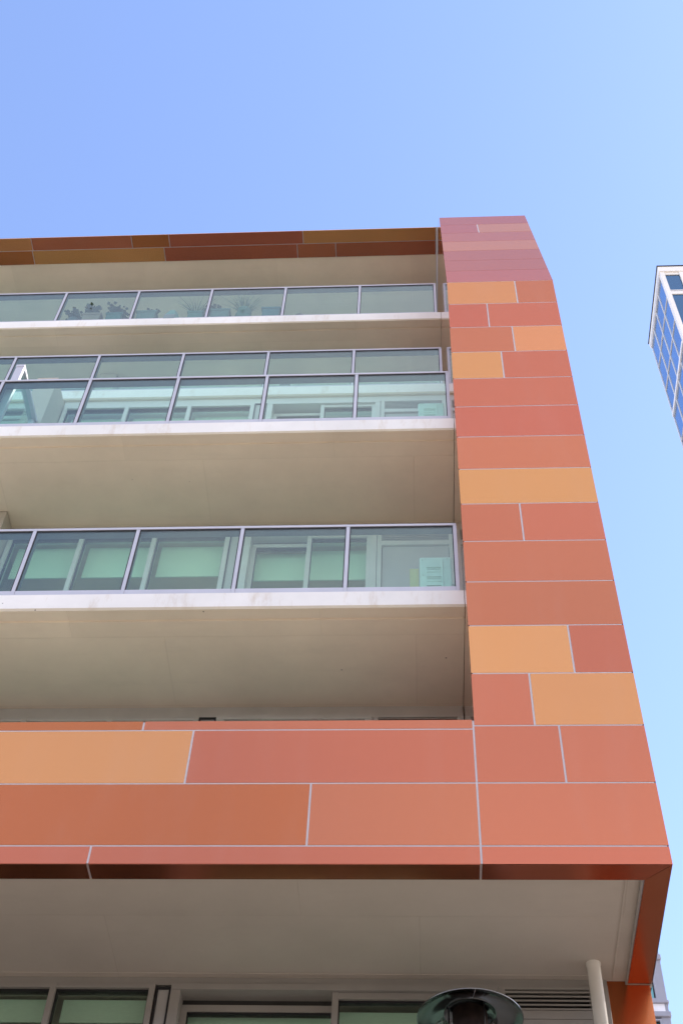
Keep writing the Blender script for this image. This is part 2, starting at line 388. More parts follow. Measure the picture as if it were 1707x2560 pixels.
# roof with clad overhang
mb = MB(); mb.extrude_x([(Y(3.26), Z(24.0) + .010), (Y(3.6), Z(24.6)), (Y(BACK), Z(24.6)), (Y(BACK), Z(24.0) + .010)], X(XL), X(0.746)); part('roof', mb, ['soffit'])
mb = MB(); mb.box(X(XL), X(0.72), Y(3.262), Y(4.12), Z(24.0) + .006, Z(24.0) + .014); part('roof_backing', mb, 'joint')
def roof_panel(x0, x1, d0, d1, mat):
    mb = MB(); mb.box(X(x0 + .012), X(x1 - .012), Y(d0 + .012), Y(d1 - .012), Z(24.0) - .004, Z(24.0) + .007, bev=.0015)
    part('cladding_panel', mb, mat, 'orange cladding panel' if mat == 'orange' else None)
for x0, x1, m in [(-3.17, .715, 'orange'), (-7.13, -3.17, 'red'), (-8.25, -7.13, 'rust'), (-11.25, -8.25, 'red'), (-14.3, -11.25, 'orange'), (XL, -14.3, 'red')]:
    roof_panel(x0, x1, 3.25, 3.67, m)
for x0, x1, m in [(-2.226, .715, 'red'), (-3.363, -2.226, 'red'), (-7.32, -3.363, 'red'), (-11.28, -7.32, 'orange'), (-14.0, -11.28, 'rust'), (XL, -14.0, 'red')]:
    roof_panel(x0, x1, 3.67, 4.125, m)

# ------------------------------------------------------------------ window walls
JOIN = ['frame_lit']                      # joinery with light painted in: lit copy upstairs, shaded copy at the terrace
def bar(mb, x0, x1, r0, r1, d0, d1, mi=0, bev=.003): mb.box(X(x0), X(x1), Y(d0), Y(d1), Z(r0), Z(r1), mi, bev)
def pane(parent, x0, x1, r0, r1, d, mat='win_glass', name='pane'):
    mb = MB(); mb.box(X(x0), X(x1), Y(d), Y(d) + .008, Z(r0), Z(r1)); return mb.build(name, mat, parent)
def blind(parent, x0, x1, rtop, rbot, d):
    mb = MB(); mb.box(X(x0), X(x1), Y(d), Y(d) + .004, Z(rbot), Z(rtop)); mb.box(X(x0), X(x1), Y(d) - .006, Y(d) + .010, Z(rbot) - .022, Z(rbot), bev=.003)
    return mb.build('roller_blind', 'blind', parent)
def strip_window(xs, head, floor, dw, blinds, sx=0.0):
    """fixed window: xs = jamb, mullions, jamb as (x0, x1); one frame, one pane and one blind per light"""
    mb = MB(); f0, f1 = dw - .06, dw + .16
    xa, xb = xs[0][0], xs[-1][1]
    bar(mb, xa, xb, head - .06, head, f0 + .01, f1)
    for a, b in xs: bar(mb, a, b, floor + .06, head - .002, f0, f1)
    bar(mb, xa, xb, floor, floor + .10, f0 + .01, f1)
    w = part('window', mb, JOIN[0])
    for k in range(len(xs) - 1):
        a, b = xs[k][1], xs[k + 1][0]
        g = MB(); bar(g, a, b, head - .085, head - .058, dw - .005, dw + .10, bev=0)     # black glazing gasket
        bar(g, a, a + .018, floor + .09, head - .085, dw - .002, dw + .07, bev=0); bar(g, b - .018, b, floor + .09, head - .085, dw - .002, dw + .07, bev=0)
        g.build('gasket', 'rubber', w)
        pane(w, a, b, floor + .1, head - .07, dw + .02)
        if blinds[k]: blind(w, a + .05, b - .05, head - .05, blinds[k], dw + .26)
    return w
def sliding_door(x0, x1, head, floor, dw, blinds, mid):
    mb = MB(); f0, f1 = dw - .07, dw + .28
    bar(mb, x0, x1, head - .09, head, f0, f1); bar(mb, x0, x0 + .13, floor, head - .09, f0 + .004, f1); bar(mb, x1 - .12, x1, floor, head - .09, f0 + .004, f1)
    bar(mb, x0 + .13, x1 - .12, floor, floor + .05, f0, f1)
    w = part('sliding_door', mb, JOIN[0])
    # leaf behind (left) with its own sash, leaf in front (right)
    s = MB(); xa = x0 + .13; xb = mid
    bar(s, xa, xb, head - .285, head - .19, dw + .13, dw + .22); bar(s, xa, xa + .085, floor + .05, head - .285, dw + .13, dw + .22); bar(s, xa, xb, floor + .05, floor + .2, dw + .132, dw + .22)
    s.build('sash', JOIN[0], w)
    t = MB(); bar(t, xa, xb, head - .19, head - .09, dw + .19, dw + .25, bev=0); t.build('track', 'dark', w)
    s = MB(); xb2 = x1 - .12
    bar(s, mid, xb2, head - .185, head - .092, dw - .02, dw + .10); bar(s, mid - .005, mid + .08, floor + .05, head - .093, dw - .03, dw + .11); bar(s, xb2 - .075, xb2, floor + .05, head - .187, dw - .018, dw + .10); bar(s, mid + .08, xb2, floor + .05, floor + .2, dw - .018, dw + .10)
    s.build('sash', JOIN[0], w)
    for (a, b, dd, hh) in ((xa + .085, xb, dw + .17, head - .285), (mid + .08, xb2 - .075, dw + .04, head - .187)):
        pane(w, a, b, floor + .2, hh, dd)
        g = MB(); bar(g, a, b, hh - .028, hh + .002, dd - .02, dd + .06, bev=0); bar(g, a, a + .014, floor + .2, hh, dd - .02, dd + .03, bev=0); g.build('gasket', 'rubber', w)
    blind(w, x0 + .16, mid, head - .22, blinds[0], dw + .36); blind(w, mid + .05, x1 - .13, head - .14, blinds[1], dw + .36)
    return w
def louvre(x0, x1, head, floor, dw, n=6, hgt=.325):
    mb = MB(); f0, f1 = dw - .065, dw + .13
    bar(mb, x0 - .085, x1 + .105, head - .045, head, f0, f1); bar(mb, x0 - .085, x0, floor, head - .045, f0 + .003, f1); bar(mb, x1, x1 + .105, floor, head - .045, f0 + .003, f1)
    bar(mb, x0, x1, head - .045 - hgt - .12, head - .045 - hgt, f0 + .003, f1)
    w = part('vent_panel', mb, JOIN[0])
    s = MB()
    for k in range(n):
        rr = head - .045 - hgt + hgt * (k + .25) / n
        s.face([(X(x0), Y(dw - .055), Z(rr)), (X(x1), Y(dw - .055), Z(rr)), (X(x1), Y(dw + .05), Z(rr + hgt / n * .95)), (X(x0), Y(dw + .05), Z(rr + hgt / n * .95))])
        s.box(X(x0), X(x1), Y(dw - .062), Y(dw - .052), Z(rr) - .004, Z(rr) + .010)
    s.build('louvre', 'frame', w, fix=False)
    g = MB(); bar(g, x0, x1, head - .045 - hgt, head - .045, dw + .09, dw + .12, bev=0); g.build('backing', 'dark', w)
    g = MB(); bar(g, x0 + .012, x1 - .012, floor + .05, head - .045 - hgt - .135, dw - .02, dw + .02, bev=.002); g.build('infill_panel', 'panel_grey', w)
    g = MB(); bar(g, x0, x1, floor + .04, head - .045 - hgt - .118, dw + .022, dw + .05, bev=0); g.build('infill_backing', 'rubber', w)
    return w
def infill(x0, x1, head, floor, dw, mat='panel_grey'):
    mb = MB(); f0, f1 = dw - .055, dw + .16
    bar(mb, x0, x0 + .02, floor, head, f0, f1, 1, 0); bar(mb, x1 - .02, x1, floor, head, f0, f1, 1, 0); bar(mb, x0 + .02, x1 - .02, head - .03, head, f0, f1, 1, 0)
    bar(mb, x0 + .02, x1 - .02, floor, head - .03, dw - .03, dw + .1, 0, .004)
    return part('infill_panel', mb, [mat, 'rubber'])
def head_band(x0, x1, r0, r1, dw):
    mb = MB(); bar(mb, x0, x1, r0, r1, dw - .02, dw + .2); return part('head_trim', mb, JOIN[0])

def unit(lv, sh, dw, bl):
    """one flat's window wall in world courses, shifted by sh"""
    s = lambda v: v + sh
    fl = TOP[lv] + .03; head = fl + 4.33
    strip_window([(s(-7.99), s(-7.91)), (s(-6.57), s(-6.48)), (s(-5.13), s(-5.04)), (s(-3.69), s(-3.60))], head, fl, dw, bl[:3])
    infill(s(-3.595), s(-3.315), head, fl, dw)
    sliding_door(s(-3.31), s(-.745), head + .03, fl, dw, bl[3:], s(-2.085))
    louvre(s(-.65), s(.635), head + .02, fl, dw)
    head_band(s(-8.02), s(.74), head + .032, TOP[lv] + 4.63, dw)
rng = random.Random(3)
for lv, dw in ((1, 2.68), (2, 2.68), (3, 2.84), (4, 5.35), (5, 6.35)):
    sill = TOP[lv]
    unit(lv, 0.0, dw, [sill + 3.42, sill + 3.42, sill + 3.42, sill + 3.39, sill + 3.39] if lv > 1 else [sill + .2] * 5)
    unit(lv, -9.268, dw, [sill + 2.9, sill + 2.2, sill + 3.0, sill + 2.97, sill + 2.96])
# terrace level, wider openings
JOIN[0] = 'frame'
fl0 = TOP[0]; h0 = -1.352
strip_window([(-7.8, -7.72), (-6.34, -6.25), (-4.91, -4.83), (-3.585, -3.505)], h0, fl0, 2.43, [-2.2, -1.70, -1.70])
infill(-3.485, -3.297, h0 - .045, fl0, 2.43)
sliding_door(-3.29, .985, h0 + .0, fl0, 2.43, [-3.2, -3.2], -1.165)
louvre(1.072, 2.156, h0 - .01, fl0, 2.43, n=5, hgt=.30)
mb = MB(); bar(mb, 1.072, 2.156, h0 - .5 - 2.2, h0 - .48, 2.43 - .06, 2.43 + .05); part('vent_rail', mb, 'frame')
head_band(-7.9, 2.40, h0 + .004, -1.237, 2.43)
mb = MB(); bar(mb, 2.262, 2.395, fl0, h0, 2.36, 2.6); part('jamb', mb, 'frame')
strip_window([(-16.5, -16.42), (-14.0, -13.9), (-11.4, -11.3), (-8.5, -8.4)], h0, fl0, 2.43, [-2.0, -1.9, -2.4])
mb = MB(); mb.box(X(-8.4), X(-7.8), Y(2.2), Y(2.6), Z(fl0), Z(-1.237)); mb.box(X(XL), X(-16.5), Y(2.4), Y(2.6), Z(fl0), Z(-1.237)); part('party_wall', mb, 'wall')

# room shells behind the glass
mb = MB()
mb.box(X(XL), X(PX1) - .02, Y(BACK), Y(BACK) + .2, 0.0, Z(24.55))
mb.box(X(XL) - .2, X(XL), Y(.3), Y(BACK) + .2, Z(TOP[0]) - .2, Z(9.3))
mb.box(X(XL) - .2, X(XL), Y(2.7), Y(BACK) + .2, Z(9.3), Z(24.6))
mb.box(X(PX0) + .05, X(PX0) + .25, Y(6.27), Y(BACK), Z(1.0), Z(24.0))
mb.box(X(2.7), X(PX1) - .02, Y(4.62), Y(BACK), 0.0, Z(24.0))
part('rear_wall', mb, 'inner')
# party walls on the balconies
for lv, d0, d1, hgt in ((2, 2.22, 2.9, 4.62), (3, 2.08, 2.9, 4.5), (4, 5.0, 5.6, 4.62), (5, 6.0, 6.6, 4.62), (1, 2.2, 2.9, 4.62)):
    mb = MB(); mb.box(X(-8.50), X(-8.02), Y(d0), Y(d1), Z(TOP[lv]) + .002, Z(TOP[lv] + hgt) - .004, bev=.006); part('party_wall', mb, 'wall')
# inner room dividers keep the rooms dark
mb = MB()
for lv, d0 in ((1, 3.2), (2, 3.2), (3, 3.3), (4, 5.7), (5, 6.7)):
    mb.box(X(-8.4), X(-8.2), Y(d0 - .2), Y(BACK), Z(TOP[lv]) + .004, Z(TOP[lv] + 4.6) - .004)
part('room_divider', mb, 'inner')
# column and clad pillar at terrace level
mb = MB(); cx, cy = X(2.205), Y(2.06); mb.lathe([(0.0, Z(fl0)), (.052, Z(fl0)), (.052, Z(-1.235) - .012), (.058, Z(-1.235) - .010), (.058, Z(-1.235))], cx, cy, 32); part('column', mb, 'column')
mb = MB(); mb.box(X(2.40), X(2.955), Y(2.46), Y(4.6), Z(fl0), Z(-1.24)); part('pillar_core', mb, 'joint')
mb = MB(); mb.box(X(2.405), X(2.952), Y(2.44), Y(2.46) - .001, Z(fl0), Z(-1.19), bev=.0015); part('cladding_panel', mb, 'rust', 'rust red cladding panel')
# terrace and podium below the frame; slab extended to block ground light
mb = MB(); mb.box(X(XL), X(PX1) + 7, 6.3, Y(BACK) + 6, Z(TOP[0]) - .35, Z(TOP[0]) - .003); part('terrace_slab', mb, 'decking')
mb = MB()
for k in range(14):
    xa = X(XL) + k * 1.36; mb.box(xa + .008, xa + 1.352, 6.45, 6.8, 0.0, Z(TOP[0]) - .36, bev=.004)
part('podium_wall', mb, 'wall')

# ------------------------------------------------------------------ balustrades
def balustrade(lv, d, x0, x1, posts, label):
    t = TOP[lv]; f = Y(d) + .012
    top = t + 1.765
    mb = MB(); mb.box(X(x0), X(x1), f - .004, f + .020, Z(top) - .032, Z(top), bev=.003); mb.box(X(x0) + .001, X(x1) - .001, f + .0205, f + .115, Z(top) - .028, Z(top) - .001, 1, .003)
    root = part('balustrade', mb, ['alu', 'alu_shade'], label)                       # the hand rail carries the rest
    for p in posts:
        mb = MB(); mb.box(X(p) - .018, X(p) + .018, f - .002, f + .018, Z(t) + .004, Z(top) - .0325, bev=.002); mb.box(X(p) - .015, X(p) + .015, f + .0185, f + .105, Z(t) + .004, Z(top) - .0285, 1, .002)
        mb.box(X(p) - .021, X(p) + .021, f - .005, f + .02, Z(t) + .001, Z(t) + .022, bev=.002)
        mb.build('post', ['alu', 'alu_shade'], root)
    edges = sorted(posts)
    if x0 < edges[0] - .2: edges = [x0] + edges
    for a, b in zip(edges[:-1], edges[1:]):
        m = MB(); gx0, gx1 = X(a) + .022, X(b) - .022
        m.box(gx0, gx1, f + .006, f + .014, Z(t) + .075, Z(top) - .034); m.build('glass_pane', 'rail_glass', root)
        m = MB(); m.box(gx0 - .003, gx1 + .003, f + .003, f + .05, Z(t) + .012, Z(t) + .080, bev=.003); m.build('bottom_rail', 'alu', root)
        m = MB()
        m.box(gx0, gx1, f + .002, f + .016, Z(top) - .050, Z(top) - .0335); m.box(gx0 - .004, gx0 + .006, f + .003, f + .016, Z(t) + .08, Z(top) - .051); m.box(gx1 - .006, gx1 + .004, f + .003, f + .016, Z(t) + .08, Z(top) - .051)
        m.build('gasket', 'rubber', root)
    return root
balustrade(2, .49, XL + .1, .678, [.655 - 1.783 * k for k in range(10)], 'glass balustrade directly above the orange parapet')
balustrade(3, .49, XL + .1, .69, [.667 - 1.789 * k for k in range(10)], 'glass balustrade of the third floor with windows showing behind it')
balustrade(4, 2.78, XL + .1, .675, [.654 - 2.066 * k for k in range(9)], 'glass balustrade set back and half hidden by the one below')
balustrade(5, 3.60, XL + .1, .64, [.616 - 2.045 * k for k in range(9)], 'glass balustrade of the top floor with planters behind it')

# privacy screen on the third floor balcony
mb = MB(); zt = Z(12.05); xs = X(-8.19)
mb.box(xs - .05, xs + .05, Y(.70), Y(.70) + .05, Z(9.38) + .002, zt - .03, bev=.003)
mb.box(xs - .055, xs + .055, Y(.69), Y(2.07), zt - .03, zt + .02, bev=.003)
mb.box(xs - .03, xs + .03, Y(1.98), Y(2.07), Z(9.38) + .002, zt - .031, bev=.003)
scr = part('privacy_screen', mb, 'alu')
m = MB(); m.box(xs - .005, xs + .005, Y(.70) + .052, Y(1.97), Z(9.5), zt - .032); m.build('pane', 'rail_glass', scr)

# ------------------------------------------------------------------ balcony things
def ac_unit(x0, x1, d0, d1, floor, label, top):
    o = empty('air_conditioner', (X((x0 + x1) / 2), Y((d0 + d1) / 2), Z(floor)), label, 'air conditioner', 'outdoor air conditioner units on balconies')
    xa, xb, ya, yb, za, zb = X(x0), X(x1), Y(d0), Y(d1), Z(floor) + .04, Z(top)
    mb = MB(); mb.box(xa, xb, ya, yb, za, zb, bev=.018); mb.build('casing', 'ac', o)
    mb = MB(); w = xb - xa; h = zb - za
    for k in (.34, .58, .80):                                         # hand recesses and service cover in the end panel
        zz = zb - h * k * .72
        mb.box(xa + w * .20, xa + w * .66, ya - .006, ya + .004, zz - .035, zz + .035, bev=.004)
        mb.box(xa + w * .20, xa + w * .66, ya - .016, ya - .004, zz + .028, zz + .040, 0, .003)
    mb.box(xa + w * .68, xa + w * .72, ya - .010, ya + .002, zb - h * .62, zb - .05, bev=.003)
    mb.build('service_cover', 'ac', o)
    mb = MB()
    for k in (.34, .58, .80):
        zz = zb - h * k * .72; mb.box(xa + w * .22, xa + w * .64, ya - .009, ya - .0062, zz - .004, zz + .026)  # darker strips stand in for shade inside the hand recesses
    for px, pz in ((.08, .05), (.18, .03), (.86, .03), (.10, .33), (.27, .36)):
        mb.box(xa + w * px - .006, xa + w * px + .006, ya - .004, ya + .002, zb - h * pz - .012, zb - h * pz)
    mb.build('recess', 'ac_dark', o)
    mb = MB(); cx_, cz_ = xa - .004, (za + zb) / 2; cy_ = (ya + yb) / 2
    for r in (.06, .12, .18, .24):
        mb.tube([(xa - .012, cy_ + r * math.cos(a), cz_ + r * math.sin(a)) for a in [2 * math.pi * i / 24 for i in range(25)]], .005, 6)
    for i in range(8):
        a = math.pi * i / 4; mb.tube([(xa - .012, cy_, cz_), (xa - .012, cy_ + .25 * math.cos(a), cz_ + .25 * math.sin(a))], .004, 6)
    mb.build('fan_grille', 'ac_dark', o)
    mb = MB()
    for q in range(3):
        zz = zb - h * (.60 + .03 * q)
        pts = [(xa + w * (.45 + .55 * t), ya - .03 - .02 * math.sin(t * 3), zz - .09 * math.sin(t * 2.4) * (1 - .2 * q) + .09 * t * t) for t in [i / 10 for i in range(11)]]
        pts.append((xb + .03, ya + .25, zz + .04)); mb.tube(pts, .014, 10)
    mb.build('pipe', 'pipe', o)
    for yy in (ya + .1, yb - .14):
        mb = MB(); mb.box(xa + .01, xb - .01, yy, yy + .05, Z(floor), za + .004, bev=.003); mb.build('foot', 'ac_dark', o)
    return o
ac_unit(.06, .60, 1.0, 2.2, TOP[2], 'lower air conditioner unit, on the balcony above the orange parapet in the right corner', 5.86)
ac_unit(.085, .60, .95, 2.1, TOP[3], 'upper air conditioner unit, one balcony higher and half hidden behind the balustrade bottom', 10.68)
mb = MB(); mb.box(X(-.105), X(.045), Y(1.15), Y(1.5), Z(TOP[2]) + .002, Z(5.74), bev=.004)
bx = mb.build('storage_box', 'card'); bx['label'] = 'slim cream box standing left of the lower air conditioner'; bx['category'] = 'box'

# ------------------------------------------------------------------ planters on the top balcony
leaf_m = []
def leaf_mat(name, col):
    m, nt, out = new_mat(name)
    b = N(nt, 'ShaderNodeBsdfPrincipled'); setin(b, Roughness=.55, Specular_IOR_Level=.3)
    t = tex(nt, 30, 3); r = ramp(nt, t.outputs['Fac'], [(.3, tuple(c * .7 for c in col)), (.7, tuple(c * 1.3 for c in col))])
    nt.links.new(r.outputs['Color'], b.inputs['Base Color'])
    tl = N(nt, 'ShaderNodeBsdfTranslucent'); tl.inputs['Color'].default_value = rgb(tuple(c * 1.2 for c in col))
    mx = N(nt, 'ShaderNodeMixShader'); mx.inputs['Fac'].default_value = .25
    nt.links.new(b.outputs[0], mx.inputs[1]); nt.links.new(tl.outputs[0], mx.inputs[2]); nt.links.new(mx.outputs[0], out.inputs['Surface'])
    return m
M['leaf'] = leaf_mat('dark leaf', (.035, .055, .025)); M['grassleaf'] = leaf_mat('strap leaf', (.06, .085, .035))
for nm, c in (('terracotta', (.30, .16, .12)), ('teal', (0.014, 0.090, 0.080)), ('slate', (0.045, 0.060, 0.070)), ('paleblue', (.20, .27, .28)), ('bluegreen', (0.085, 0.120, 0.120)), ('turquoise', (0.010, 0.080, 0.105)), ('green', (0.030, 0.110, 0.085))):
    M[nm] = paint('pot ' + nm, c, .5, .08, dirt=(.4, .36, .3), dirtamt=.2, scale=8)
M['soil'] = paint('potting soil', (.03, .022, .015), .95, .3, bump=.5)
F5 = Z(TOP[5]) + .002
def planter(name, shape, x0, x1, top, d, mat, label, plant=None, cat='planter', h=.7):
    cx_ = X((x0 + x1) / 2); w = X(x1) - X(x0); cy_ = Y(d); zt = Z(top)
    o = empty(name, (cx_, cy_, F5), label, cat, 'planters along the top balcony')
    mb = MB()
    if shape == 'box':
        dep = w * .55; s = .86
        def ring(z, k, ins=0): return [(cx_ - w / 2 * k + ins, cy_ - dep / 2 * k + ins, z), (cx_ + w / 2 * k - ins, cy_ - dep / 2 * k + ins, z), (cx_ + w / 2 * k - ins, cy_ + dep / 2 * k - ins, z), (cx_ - w / 2 * k + ins, cy_ + dep / 2 * k - ins, z)]
        L = [ring(F5, s), ring(zt - .05, .95), ring(zt - .05, 1.04), ring(zt, 1.06), ring(zt, 1.0, .012), ring(zt - .05, .95, .012)]
        mb.face(L[0])
        for a, b in zip(L[:-1], L[1:]):
            for k in range(4): mb.face([a[k], a[(k + 1) % 4], b[(k + 1) % 4], b[k]])
        mb.build('pot', mat, o)
        mb = MB(); mb.face(ring(zt - .04, .96, .012)); mb.build('soil', 'soil', o)
    elif shape == 'round':
        r = w / 2; mb.lathe([(0, F5), (r * .6, F5), (r * .95, F5 + (zt - F5) * .45), (r, F5 + (zt - F5) * .6), (r * .8, zt - .02), (r * .85, zt), (r * .75, zt), (r * .7, zt - .04), (0, zt - .04)], cx_, cy_, 28); mb.build('pot', mat, o)
    elif shape == 'dome':
        r = w / 2; mb.lathe([(r, F5)] + [(r * math.cos(a), F5 + (zt - F5) * (.5 + .5 * math.sin(a))) for a in [i * math.pi / 20 for i in range(11)]], cx_, cy_, 28); mb.build('pot', mat, o)
    elif shape == 'hex':
        r = w / 2; mb.lathe([(0, F5), (r, F5), (r, F5 + (zt - F5) * .35), (r * .45, zt), (0, zt)], cx_, cy_, 6, smooth=False); mb.build('pot', mat, o)
    elif shape == 'ring':
        r = w / 2; mb.tube([(cx_ + r * math.cos(a), cy_ + .03 * math.sin(a), F5 + (zt - F5) * (.5) + (zt - F5) * .5 * math.sin(a)) for a in [2 * math.pi * i / 24 for i in range(25)]], .028, 10); mb.build('hoop', mat, o)
    if plant:
        rg = random.Random(37 + int(-x0 * 10)); mb = MB()
        kind, hh, n, spread = plant
        if kind == 'leafy':
            for st in range(n):
                bx_ = cx_ + rg.uniform(-.4, .4) * w; lean = rg.uniform(-spread, spread); ht = hh * rg.uniform(.45, 1)
                pts = [Vector((bx_ + lean * t * t, cy_ + rg.uniform(-.02, .02), zt - .03 + ht * t)) for t in [i / 6 for i in range(7)]]
                mb.tube(pts, [.006 - .0007 * i for i in range(7)], 5)
                for k in range(32):
                    t = rg.uniform(.25, 1); p = pts[min(6, int(t * 6))] + Vector((rg.uniform(-.09, .09), rg.uniform(-.09, .09), rg.uniform(-.06, .06)))
                    a = rg.uniform(0, 6.28); l = rg.uniform(.045, .085); dv = Vector((math.cos(a), math.sin(a) * .6, rg.uniform(-.5, .5))).normalized(); sd = dv.cross(Vector((rg.uniform(-.3, .3), .4, 1))).normalized() * l * .42
                    mb.face([p, p + dv * l * .45 + sd, p + dv * l, p + dv * l * .45 - sd])
            mb.build('foliage', 'leaf', o, fix=False)
        else:
            for k in range(n):
                a = rg.uniform(-1, 1); bx_ = cx_ + a * w * .3; l = hh * rg.uniform(.6, 1.1); sp = (a * .8 + rg.uniform(-.3, .3)) * spread; dy = rg.uniform(-.15, .15)
                pts = [Vector((bx_ + sp * t ** 1.5, cy_ + dy * t, zt - .04 + l * t - .35 * l * abs(sp) * t ** 3)) for t in [i / 7 for i in range(8)]]
                wd = rg.uniform(.006, .010)
                for i in range(7):
                    w0, w1 = wd * (1 - i / 7.5), wd * (1 - (i + 1) / 7.5)
                    mb.face([pts[i] + Vector((-w0, 0, 0)), pts[i] + Vector((w0, 0, 0)), pts[i + 1] + Vector((w1, 0, 0)), pts[i + 1] + Vector((-w1, 0, 0))])
            mb.build('foliage', 'grassleaf', o, fix=False)
    return o
planter('plant_pot', 'dome', -9.40, -9.04, 20.03, 3.86, 'slate', 'dark blue rounded pot at the left end, against the terracotta trough', ('leafy', .32, 3, .2))
planter('plant_pot', 'box', -8.97, -8.46, 20.08, 3.86, 'terracotta', 'pinkish terracotta trough with a tall dark leafy plant', ('leafy', .60, 3, .15))
planter('plant_pot', 'box', -8.33, -7.88, 20.10, 3.86, 'teal', 'dark teal trough with low leafy plants, right of the terracotta one', ('leafy', .40, 4, .18))
planter('plant_pot', 'box', -7.49, -6.95, 20.13, 3.86, 'bluegreen', 'muted blue empty trough just right of a rail post', ('leafy', .14, 1, .1))
planter('plant_pot', 'hex', -6.80, -6.24, 20.19, 3.86, 'paleblue', 'pale blue angular tub with sloping sides and no plant')
planter('plant_pot', 'box', -6.09, -5.66, 20.10, 3.86, 'green', 'green trough with thin grassy leaves leaning left', ('grass', .62, 60, .42))
planter('plant_pot', 'box', -5.47, -4.94, 20.14, 3.86, 'bluegreen', 'blue green trough with one small upright stem, beside the round pot', ('leafy', .30, 1, .03))
planter('plant_pot', 'round', -4.80, -4.33, 20.17, 3.86, 'green', 'round green pot with long arching strap leaves', ('grass', .74, 60, .6))
planter('plant_pot', 'box', -4.07, -3.57, 20.19, 3.86, 'turquoise', 'deep turquoise trough standing against a rail post')
o = planter('plant_pot', 'ring', -3.19, -2.92, 20.04, 3.86, 'terracotta', 'terracotta coloured round rim showing alone in its bay, rightmost of the pots')

# ------------------------------------------------------------------ patio heater on the terrace
hx, hy, rim = X(.570), Y(1.5), Z(-2.385)
hf = Z(TOP[0])
H = empty('patio_heater', (hx, hy, hf), 'black mushroom patio heater standing on the terrace under the soffit', 'patio heater')
mb = MB(); mb.lathe([(0, hf), (.23, hf), (.23, hf + .42), (.17, hf + .72), (.05, hf + .78), (0, hf + .78)], hx, hy, 40); mb.build('base', 'pole', H)
mb = MB(); mb.lathe([(0, hf + .78), (.03, hf + .78), (.03, rim - .42), (0, rim - .42)], hx, hy, 24); mb.build('pole', 'pole', H)
mb = MB(); mb.lathe([(0, rim - .42), (.09, rim - .42), (.145, rim - .38), (.145, rim - .34), (.126, rim - .33), (.126, rim + .055), (0, rim + .055)], hx, hy, 48)
mb.build('burner', 'burner', H)
mb = MB()
mb.lathe([(.376, rim + .006), (.380, rim), (.384, rim + .004), (.380, rim + .012), (.20, rim + .095), (.10, rim + .125), (0, rim + .13)], hx, hy, 64)
mb.lathe([(.376, rim + .006), (.20, rim + .050), (.197, rim + .044), (.187, rim + .044), (.184, rim + .052), (.12, rim + .085), (0, rim + .09)], hx, hy, 64)
dish = mb.build('reflector', 'steel', H)
mb = MB()
for a in (.6, 2.7, 4.8):
    c_, s_ = math.cos(a), math.sin(a); mb.tube([(hx + .195 * c_, hy + .195 * s_, rim + .046), (hx + .374 * c_, hy + .374 * s_, rim + .005)], .0018, 6)
mb.build('seam', 'alu', dish)
mb = MB()
for a in (1.2, 3.3, 5.4):
    c_, s_ = math.cos(a), math.sin(a); mb.tube([(hx + .155 * c_, hy + .155 * s_, rim - .36), (hx + .155 * c_, hy + .155 * s_, rim + .07)], .006, 8)
mb.build('bracket', 'pole', H)

# ------------------------------------------------------------------ glass tower behind, right
def tglass(name, col, rough=.03):
    m, nt, out = new_mat(name)
    b = N(nt, 'ShaderNodeBsdfPrincipled'); setin(b, Roughness=rough, Metallic=.75, Specular_IOR_Level=.6); b.inputs['Base Color'].default_value = rgb(col)
    oi = N(nt, 'ShaderNodeObjectInfo'); mr = N(nt, 'ShaderNodeMapRange'); setin(mr, To_Min=.88, To_Max=1.08); nt.links.new(oi.outputs['Random'], mr.inputs['Value'])
    hv = N(nt, 'ShaderNodeHueSaturation'); hv.inputs['Color'].default_value = rgb(col); nt.links.new(mr.outputs['Result'], hv.inputs['Value']); nt.links.new(hv.outputs['Color'], b.inputs['Base Color'])
    t = tex(nt, .25, 3); bn = N(nt, 'ShaderNodeBump'); setin(bn, Strength=.06, Distance=.2); nt.links.new(t.outputs['Fac'], bn.inputs['Height']); nt.links.new(bn.outputs['Normal'], b.inputs['Normal'])
    nt.links.new(b.outputs[0], out.inputs['Surface']); return m
M['tower_side'] = tglass('tower curtain glass', (.085, .25, .52)); M['tower_front'] = tglass('tower window glass', (.035, .12, .24))
M['tower_white'] = paint('tower white panel', (.74, .71, .69), .5, .05, scale=.6, dirt=(.5, .45, .4), dirtamt=.25)
TX, TY, TZ = 16.64, 40.0, 82.42
T = empty('glass_tower', (TX + 6, TY + 2.9, 0), 'tall tower with blue curtain glass side and white framed windows, at the right edge', 'building')
mb = MB(); mb.box(TX + .15, TX + 13, TY + .25, TY + 5.7, 0, TZ - .2); mb.build('wall', 'tower_white', T)
mb = MB(); mb.box(TX - .06, TX + 13.1, TY - .06, TY + 5.86, TZ - .66, TZ, bev=.02); mb.build('parapet', 'tower_white', T)
mb = MB(); mb.box(TX - .12, TX + 13.15, TY - .12, TY + 5.92, TZ + .001, TZ + .06); mb.build('flashing', 'dark', T)
yb0, ybw = TY + .28, 1.355
rowh = 3.0; band = 9.0
def tower_rows(z_hi, n): return [z_hi - rowh * k for k in range(n + 1)]
ztop = TZ - .70
low = MB()
for k in range(27):
    za, zb = ztop - rowh * (k + 1), ztop - rowh * k
    for q in range(4):
        ya, yb = yb0 + ybw * q, yb0 + ybw * (q + 1)
        if k < 12:
            mb = MB(); mb.box(TX + .04, TX + .10, ya, yb, za, zb); mb.build('window_pane', 'tower_side', T)
        elif za > 0: low.box(TX + .04, TX + .10, ya, yb, za, zb)
o = low.build('window_pane', 'tower_side', T); o['kind'] = 'stuff'
mb = MB()
for q in range(5): mb.box(TX - .02, TX + .05, yb0 + ybw * q - .018, yb0 + ybw * q + .018, 0, ztop)
